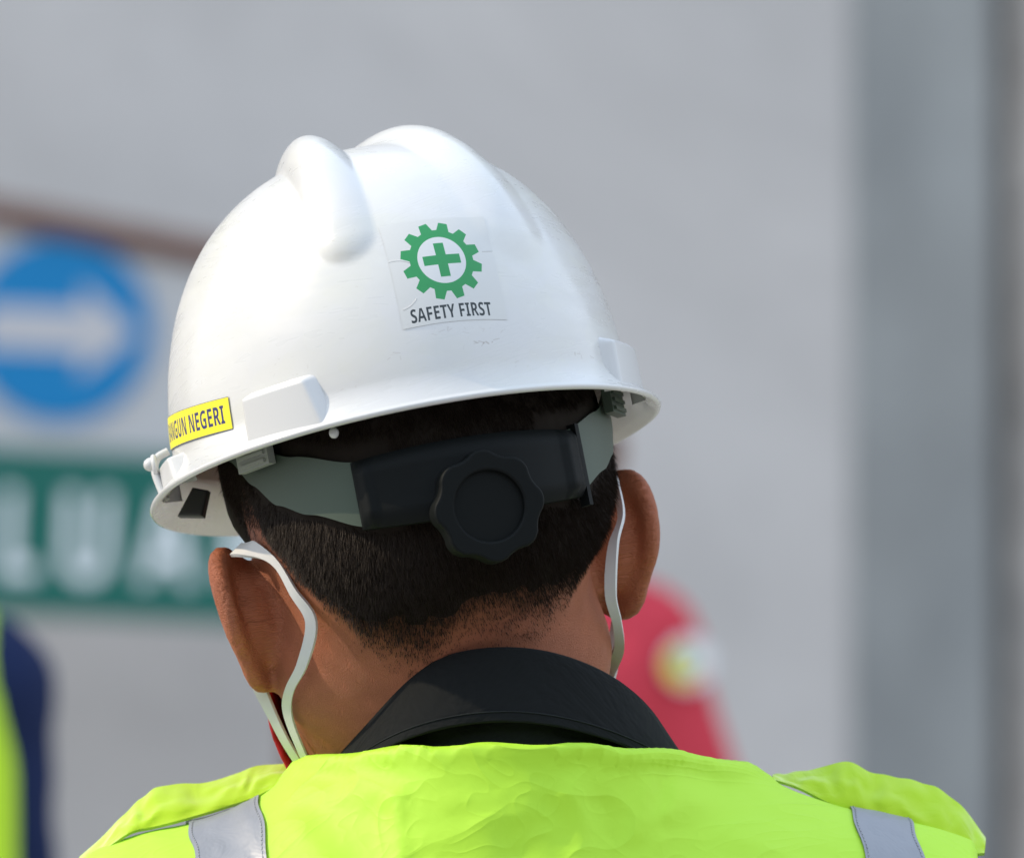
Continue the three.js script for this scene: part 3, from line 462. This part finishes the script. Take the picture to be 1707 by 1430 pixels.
const scrBump = (() => { // fine scratches and scuffs in the gloss
  const W = 2048, H = 1024; const cv = document.createElement('canvas'); cv.width = W; cv.height = H; const c = cv.getContext('2d'); c.fillStyle = 'rgb(128,128,128)'; c.fillRect(0, 0, W, H);
  for (let i = 0; i < 700; i++) { const x = rnd() * W, y = rnd() * H, l = 4 + rnd() * 26, a = -0.7 + (rnd() - 0.5) * 1.2; c.strokeStyle = rnd() < 0.5 ? 'rgba(60,60,60,0.35)' : 'rgba(200,200,200,0.35)'; c.lineWidth = 0.6 + rnd() * 1.2; c.beginPath(); c.moveTo(x, y); c.lineTo(x + Math.cos(a) * l, y + Math.sin(a) * l); c.stroke(); }
  const t = new THREE.CanvasTexture(cv); t.wrapS = THREE.RepeatWrapping; return t;
})();
const smudge = noiseTex(512, (u, v) => 0.74 + 0.3 * tileNoise(u, v, 7, 3) + 0.22 * tileNoise(u, v, 19, 8) + 0.14 * tileNoise(u, v, 50, 1), 2);
const plastic = (o = {}) => mat({ color: C(0.8, 0.79, 0.765), map: dirtT, roughness: 0.42, roughnessMap: smudge, clearcoat: 0.6, clearcoatRoughness: 0.22, clearcoatRoughnessMap: smudge, bumpMap: scrBump, bumpScale: 0.00006, ...o });
const helmet = thing('hard_hat', 'white plastic hard hat with a green gear sticker on the worker head', 'hard hat');
helmet.applyMatrix4(HM);
const shellMat = plastic(), plainWhite = mat({ color: C(0.63, 0.63, 0.62), roughness: 0.36, clearcoat: 0.4, clearcoatRoughness: 0.15 });
{
  const NA = 360, rows = [];
  const NT = 96, y0 = 0.0125;
  const yOf = (t) => HH * Math.pow(Math.sin(t), 2 / HN), t0 = Math.asin(Math.pow(y0 / HH, HN / 2));
  for (let i = 0; i <= NT; i++) { const t = lerp(Math.PI / 2 - 0.004, t0, Math.pow(i / NT, 0.92)); rows.push((A) => { const p = shellP(A, yOf(t)), n = shellN(p); return p.addScaledVector(n, ridgeH(p)); }); }
  const s1 = (A) => shellP(A, y0);
  for (let i = 1; i <= 14; i++) { const f = i / 14; rows.push((A) => { const a = s1(A), b = rimP(A), g = Math.pow(f, 1.7), h = Math.pow(f, 0.85); return V(lerp(a.x, b.x, g), lerp(y0, b.y, h), lerp(a.z, b.z, g)); }); }
  for (const [o, d] of [[0.0008, -0.0006], [0.0011, -0.0014], [0.0006, -0.0024], [-0.0006, -0.0028], [-0.0016, -0.0024]]) rows.push((A) => { const b = rimP(A), r = Math.hypot(b.x, b.z); return V(b.x * (1 + o / r), b.y + d, b.z * (1 + o / r)); });
  for (let i = 12; i >= 0; i--) { const f = i / 14; rows.push((A) => { const a = s1(A), b = rimP(A), g = Math.pow(f, 1.7), h = Math.pow(f, 0.85), r = Math.hypot(a.x, a.z), k = 1 - 0.0024 / r; return V(lerp(a.x, b.x, g) * k, lerp(y0, b.y, h) - 0.0022 * f, lerp(a.z, b.z, g) * k); }); }
  for (let i = NT; i >= 0; i -= 3) { const t = lerp(Math.PI / 2 - 0.004, t0, Math.pow(i / NT, 0.92)); rows.push((A) => { const p = shellP(A, yOf(t)); return p.addScaledVector(shellN(p), -0.0024); }); }
  const R = rows.length - 1;
  const g = grid(NA, R, (u, v) => rows[Math.round(v * R)]((u - 0.5) * 2 * Math.PI), (u, v, p) => [u * 1, clamp(0.06 + p.y / 0.16, 0, 1)]);
  { const n = g.attributes.normal, k = NA + 1; for (let j = 0; j <= R; j++) { const a = j * k, b = a + NA; const v = V(n.getX(a) + n.getX(b), n.getY(a) + n.getY(b), n.getZ(a) + n.getZ(b)).normalize(); n.setXYZ(a, v.x, v.y, v.z); n.setXYZ(b, v.x, v.y, v.z); } }
  mesh('shell', g, shellMat, helmet);
}
function decal(name, p0, up, w, h, off, nu, nv, material, warp) { // a sticker wrapped onto the shell
  const n0 = shellN(p0), e2 = up.clone().addScaledVector(n0, -up.dot(n0)).normalize(), e1 = V(0, 0, 0).crossVectors(e2, n0);
  const g = grid(nu, nv, (u, v) => {
    const [a, b] = warp ? warp(u, v) : [u, v], q = p0.clone().addScaledVector(e1, (a - 0.5) * w).addScaledVector(e2, (b - 0.5) * h);
    let lo = -0.06, hi = 0.03; for (let i = 0; i < 30; i++) { const m = (lo + hi) / 2; shellVal(q.clone().addScaledVector(n0, m)) > 0 ? hi = m : lo = m; }
    const p = q.addScaledVector(n0, lo), n = shellN(p); return p.addScaledVector(n, ridgeH(p) + off);
  });
  return mesh(name, g, material, helmet);
}
{ // green gear sticker
  const tex = canvasTex(1024, 1024, (c, W) => {
    c.fillStyle = 'rgb(207,207,203)'; c.fillRect(0, 0, W, W);
    c.save(); c.translate(0.485 * W, 0.425 * W); const r = W / 176; c.fillStyle = 'rgb(20,140,72)';
    c.beginPath(); for (let i = 0; i < 12; i++) { const a = (i * 30 + 15) * Math.PI / 180; for (const [da, q] of [[-11, 53], [-6, 67], [6, 67], [11, 53]]) c.lineTo(Math.cos(a + da * Math.PI / 180) * q * r, Math.sin(a + da * Math.PI / 180) * q * r); } c.closePath(); c.fill();
    c.fillStyle = 'rgb(210,211,210)'; c.beginPath(); c.arc(0, 0, 40 * r, 0, 7); c.fill();
    c.fillStyle = 'rgb(22,139,73)'; c.fillRect(-8.3 * r, -29 * r, 16.6 * r, 58 * r); c.fillRect(-31 * r, -8 * r, 62 * r, 16 * r); c.restore();
    c.save(); c.fillStyle = 'rgb(28,38,40)'; c.font = 'bold 168px sans-serif'; c.textAlign = 'left'; c.textBaseline = 'alphabetic'; const tw = c.measureText('SAFETY FIRST').width; c.translate(0.085 * W, 0.965 * W); c.scale(0.775 * W / tw, 1.02); c.fillText('SAFETY FIRST', 0, 0); c.restore();
  });
  const bump = canvasTex(512, 512, (c, W) => { c.fillStyle = '#808080'; c.fillRect(0, 0, W, W); c.lineCap = 'round'; c.strokeStyle = '#ffffff'; c.lineWidth = 7; c.beginPath(); c.moveTo(0, 0.37 * W); c.quadraticCurveTo(0.1 * W, 0.36 * W, 0.18 * W, 0.41 * W); c.stroke(); c.beginPath(); c.moveTo(0.04 * W, 0.83 * W); c.quadraticCurveTo(0.12 * W, 0.82 * W, 0.17 * W, 0.76 * W); c.stroke(); c.lineWidth = 4; c.beginPath(); c.moveTo(0.9 * W, 0.36 * W); c.lineTo(W, 0.35 * W); c.stroke(); }); bump.colorSpace = THREE.NoColorSpace;
  decal('gear_sticker', onShell(0.0032, 0.1134), V(0.05, 1, 0), 0.0465, 0.051, 0.0002, 40, 40, mat({ map: tex, roughness: 0.4, clearcoat: 0.2, clearcoatRoughness: 0.2, bumpMap: bump, bumpScale: 0.0005 }));
}
{ // yellow name label on the left side
  const tex = canvasTex(1536, 256, (c, W, H) => { c.fillStyle = 'rgb(70,80,100)'; c.fillRect(0, 0, W, H); c.fillStyle = 'rgb(240,226,30)'; c.fillRect(4, 4, W - 8, H - 12); c.fillStyle = 'rgb(38,42,100)'; c.font = 'bold 150px sans-serif'; c.textBaseline = 'alphabetic'; const t = 'BANGUN NEGERI', w = c.measureText(t).width; c.translate(70, 196); c.scale((W - 150) / w, 1.3); c.fillText(t, 0, 0); });
  const A1 = -1.075, A0 = -1.8, yc = (A) => 0.0166 + (A1 - A) * 0.0125;
  const g = grid(60, 8, (u, v) => { const A = lerp(A0, A1, u), p = shellP(A, yc(A) + (v - 0.5) * 0.0146), n = shellN(p); return p.addScaledVector(n, 0.0005); });
  mesh('name_label', g, mat({ map: tex, roughness: 0.45 }), helmet).userData.label = 'yellow label with dark blue capitals';
}
// accessory slots: raised blocks low on the shell
function slot(A0, A1, yt, out, tilt = 0) {
  const f = (u, v) => {
    const taper = 0.16 * (A1 - A0) * v, A = lerp(A0 + taper * 0.25, A1 - taper, u), y = lerp(-0.0032, yt, v) , base = shellP(A, Math.max(y, 0.0)).setY(y), n = V(Math.sin(A) / AB, 0, Math.cos(A) / BB).normalize();
    const e = Math.min(sstep(0, 0.1, u), sstep(1, 0.86, u)), top = sstep(1, 0.84, v), rim = rimP(A), sh = shellP(A, 0), flare = Math.max(0, Math.hypot(rim.x, rim.z) - Math.hypot(sh.x, sh.z)) * Math.pow(clamp((0.0125 - y) / 0.0145, 0, 1), 1.7);
    const lean = (Math.hypot(shellP(A, 0).x, shellP(A, 0).z) - Math.hypot(base.x, base.z)) * 0.8;
    return base.addScaledVector(n, -0.001 + e * top * (out + lean));
  };
  return mesh('accessory_slot', grid(40, 30, f), plainWhite, helmet);
}
slot(-1.0, -0.545, 0.0225, 0.0066); slot(0.78, 1.23, 0.0225, 0.0066); slot(-1.86, -1.44, 0.0125, 0.008);
{ // chin strap hook at the left side, clip and nub under the brim
  const hook = new THREE.SphereGeometry(0.0034, 16, 12).scale(1, 0.9, 1).translate(-0.1085, 0.0135, -0.025);
  const stem = new THREE.TubeGeometry(new THREE.CatmullRomCurve3([V(-0.1, 0.018, -0.024), V(-0.105, 0.016, -0.025), V(-0.1075, 0.011, -0.024), V(-0.107, 0.002, -0.022), V(-0.106, -0.004, -0.02)]), 24, 0.0018, 8);
  mesh('chin_strap_hook', mergeGeometries([hook, stem, new THREE.TorusGeometry(0.004, 0.0013, 8, 20).rotateY(1.3).translate(-0.107, 0.0125, -0.0245)]), plainWhite, helmet);
  mesh('brim_nub', new THREE.SphereGeometry(0.0022, 14, 10).scale(1, 1.1, 1).translate(-0.055, -0.0055, 0.097), plainWhite, helmet);
}
// suspension: nape band, ratchet housing and knob, side clips
{
  const low = BANDLOW, top = BANDTOP;
  const ring = (A, y, o) => V(Math.sin(A) * (0.0895 + o), y, Math.cos(A) * (0.108 + o));
  const band = mat({ color: C(0.065, 0.088, 0.064), roughness: 0.45, specularIntensity: 0.6 });
  for (const s of [-1, 1]) mesh('nape_band', slabGrid(60, 6, (u, v) => { const a = lerp(31, 79, u); return ring(s * a / 57.3, lerp(interp(low, a), interp(top, a), v), 0); }, (u) => { const a = s * lerp(31, 79, u) / 57.3; return V(-Math.sin(a) * 0.0014, 0, -Math.cos(a) * 0.0014); }), band, helmet);
  const dark = mat({ color: C(0.0055, 0.0068, 0.0066), roughness: 0.55, specularIntensity: 0.26 });
  const hs = slabGrid(60, 8, (u, v) => { const a = lerp(-33, 35, u), e = Math.min(sstep(0, 0.02, u), sstep(1, 0.98, u)) * Math.min(sstep(0, 0.12, v), sstep(1, 0.88, v)); const step = Math.abs(Math.abs(a) - 29) < 1.6 ? 0.0016 : 0; return ring(a / 57.3, lerp(-0.0515 + 0.0035 * Math.pow(a / 33, 2), -0.0175 - 0.001 * Math.pow(a / 33, 2), v), 0.0006 + 0.0032 * e + step * e); }, (u) => { const a = lerp(-33, 35, u) / 57.3; return V(-Math.sin(a) * 0.004, 0, -Math.cos(a) * 0.004); });
  mesh('ratchet_housing', hs, dark, helmet);
  mesh('strap_end', slabGrid(4, 6, (u, v) => { const a = lerp(34.5, 36, u); return ring(a / 57.3, lerp(-0.052, -0.016, v), 0.0028); }, (u) => V(-0.003, 0, -0.004)), dark, helmet);
  const lobes = 8, K = new THREE.Shape(), hole = new THREE.Path();
  for (let i = 0; i <= 160; i++) { const t = i / 160 * 2 * Math.PI, c = Math.cos(lobes * t), r = 0.0222 + 0.0011 * Math.sign(c) * Math.pow(Math.abs(c), 0.8); i ? K.lineTo(r * Math.cos(t), r * Math.sin(t)) : K.moveTo(r, 0); }
  hole.absarc(0, 0, 0.0165, 0, 2 * Math.PI, true); K.holes.push(hole);
  const kg = [new THREE.ExtrudeGeometry(K, { depth: 0.009, bevelEnabled: true, bevelSize: 0.0012, bevelThickness: 0.0012, bevelSegments: 3, curveSegments: 64 }), new THREE.CylinderGeometry(0.0168, 0.0172, 0.0075, 64).rotateX(Math.PI / 2).translate(0, 0, 0.0037)].map((g) => g.index ? g.toNonIndexed() : g);
  const kn = mesh('ratchet_knob', mergeGeometries(kg.map((g) => { g.deleteAttribute('uv'); return g; })), mat({ color: C(0.005, 0.0062, 0.006), roughness: 0.55, specularIntensity: 0.26 }), helmet);
  kn.position.set(0.0008, -0.0495, 0.1095); kn.rotation.x = 0.1;
  // side clips between shell and band
  const clip = (A, y, s) => { const p = ring(A, y, 0.004); const parts = [box(0.004, 0.016, 0.02, 0, 0, 0)]; for (let i = 0; i < 4; i++) parts.push(box(0.0012, 0.0016, 0.016, -0.0026, -0.006 + i * 0.0036, 0)); const m = mesh('side_clip', mergeGeometries(parts), s, helmet); m.position.copy(p); m.rotation.y = A + Math.PI / 2; return m; };
  clip(-1.05, -0.001, mat({ color: C(0.32, 0.34, 0.3), roughness: 0.5 })); clip(1.05, -0.001, band);
  const ws = new THREE.Shape(); [[-0.005, -0.005], [0.0045, -0.005], [0.006, 0.005], [0.0005, 0.006]].forEach(([a, b], i) => i ? ws.lineTo(a, b) : ws.moveTo(a, b));
  const wedge = new THREE.ExtrudeGeometry(ws, { depth: 0.004, bevelEnabled: true, bevelSize: 0.001, bevelThickness: 0.001, bevelSegments: 2 }).rotateY(-0.5).rotateZ(-0.25).translate(-0.0915, -0.0065, -0.03).toNonIndexed();
  mesh('front_clip', mergeGeometries([wedge]), mat({ color: C(0.03, 0.032, 0.03), roughness: 0.5 }), helmet);
}
renderer.render(scene, camera);
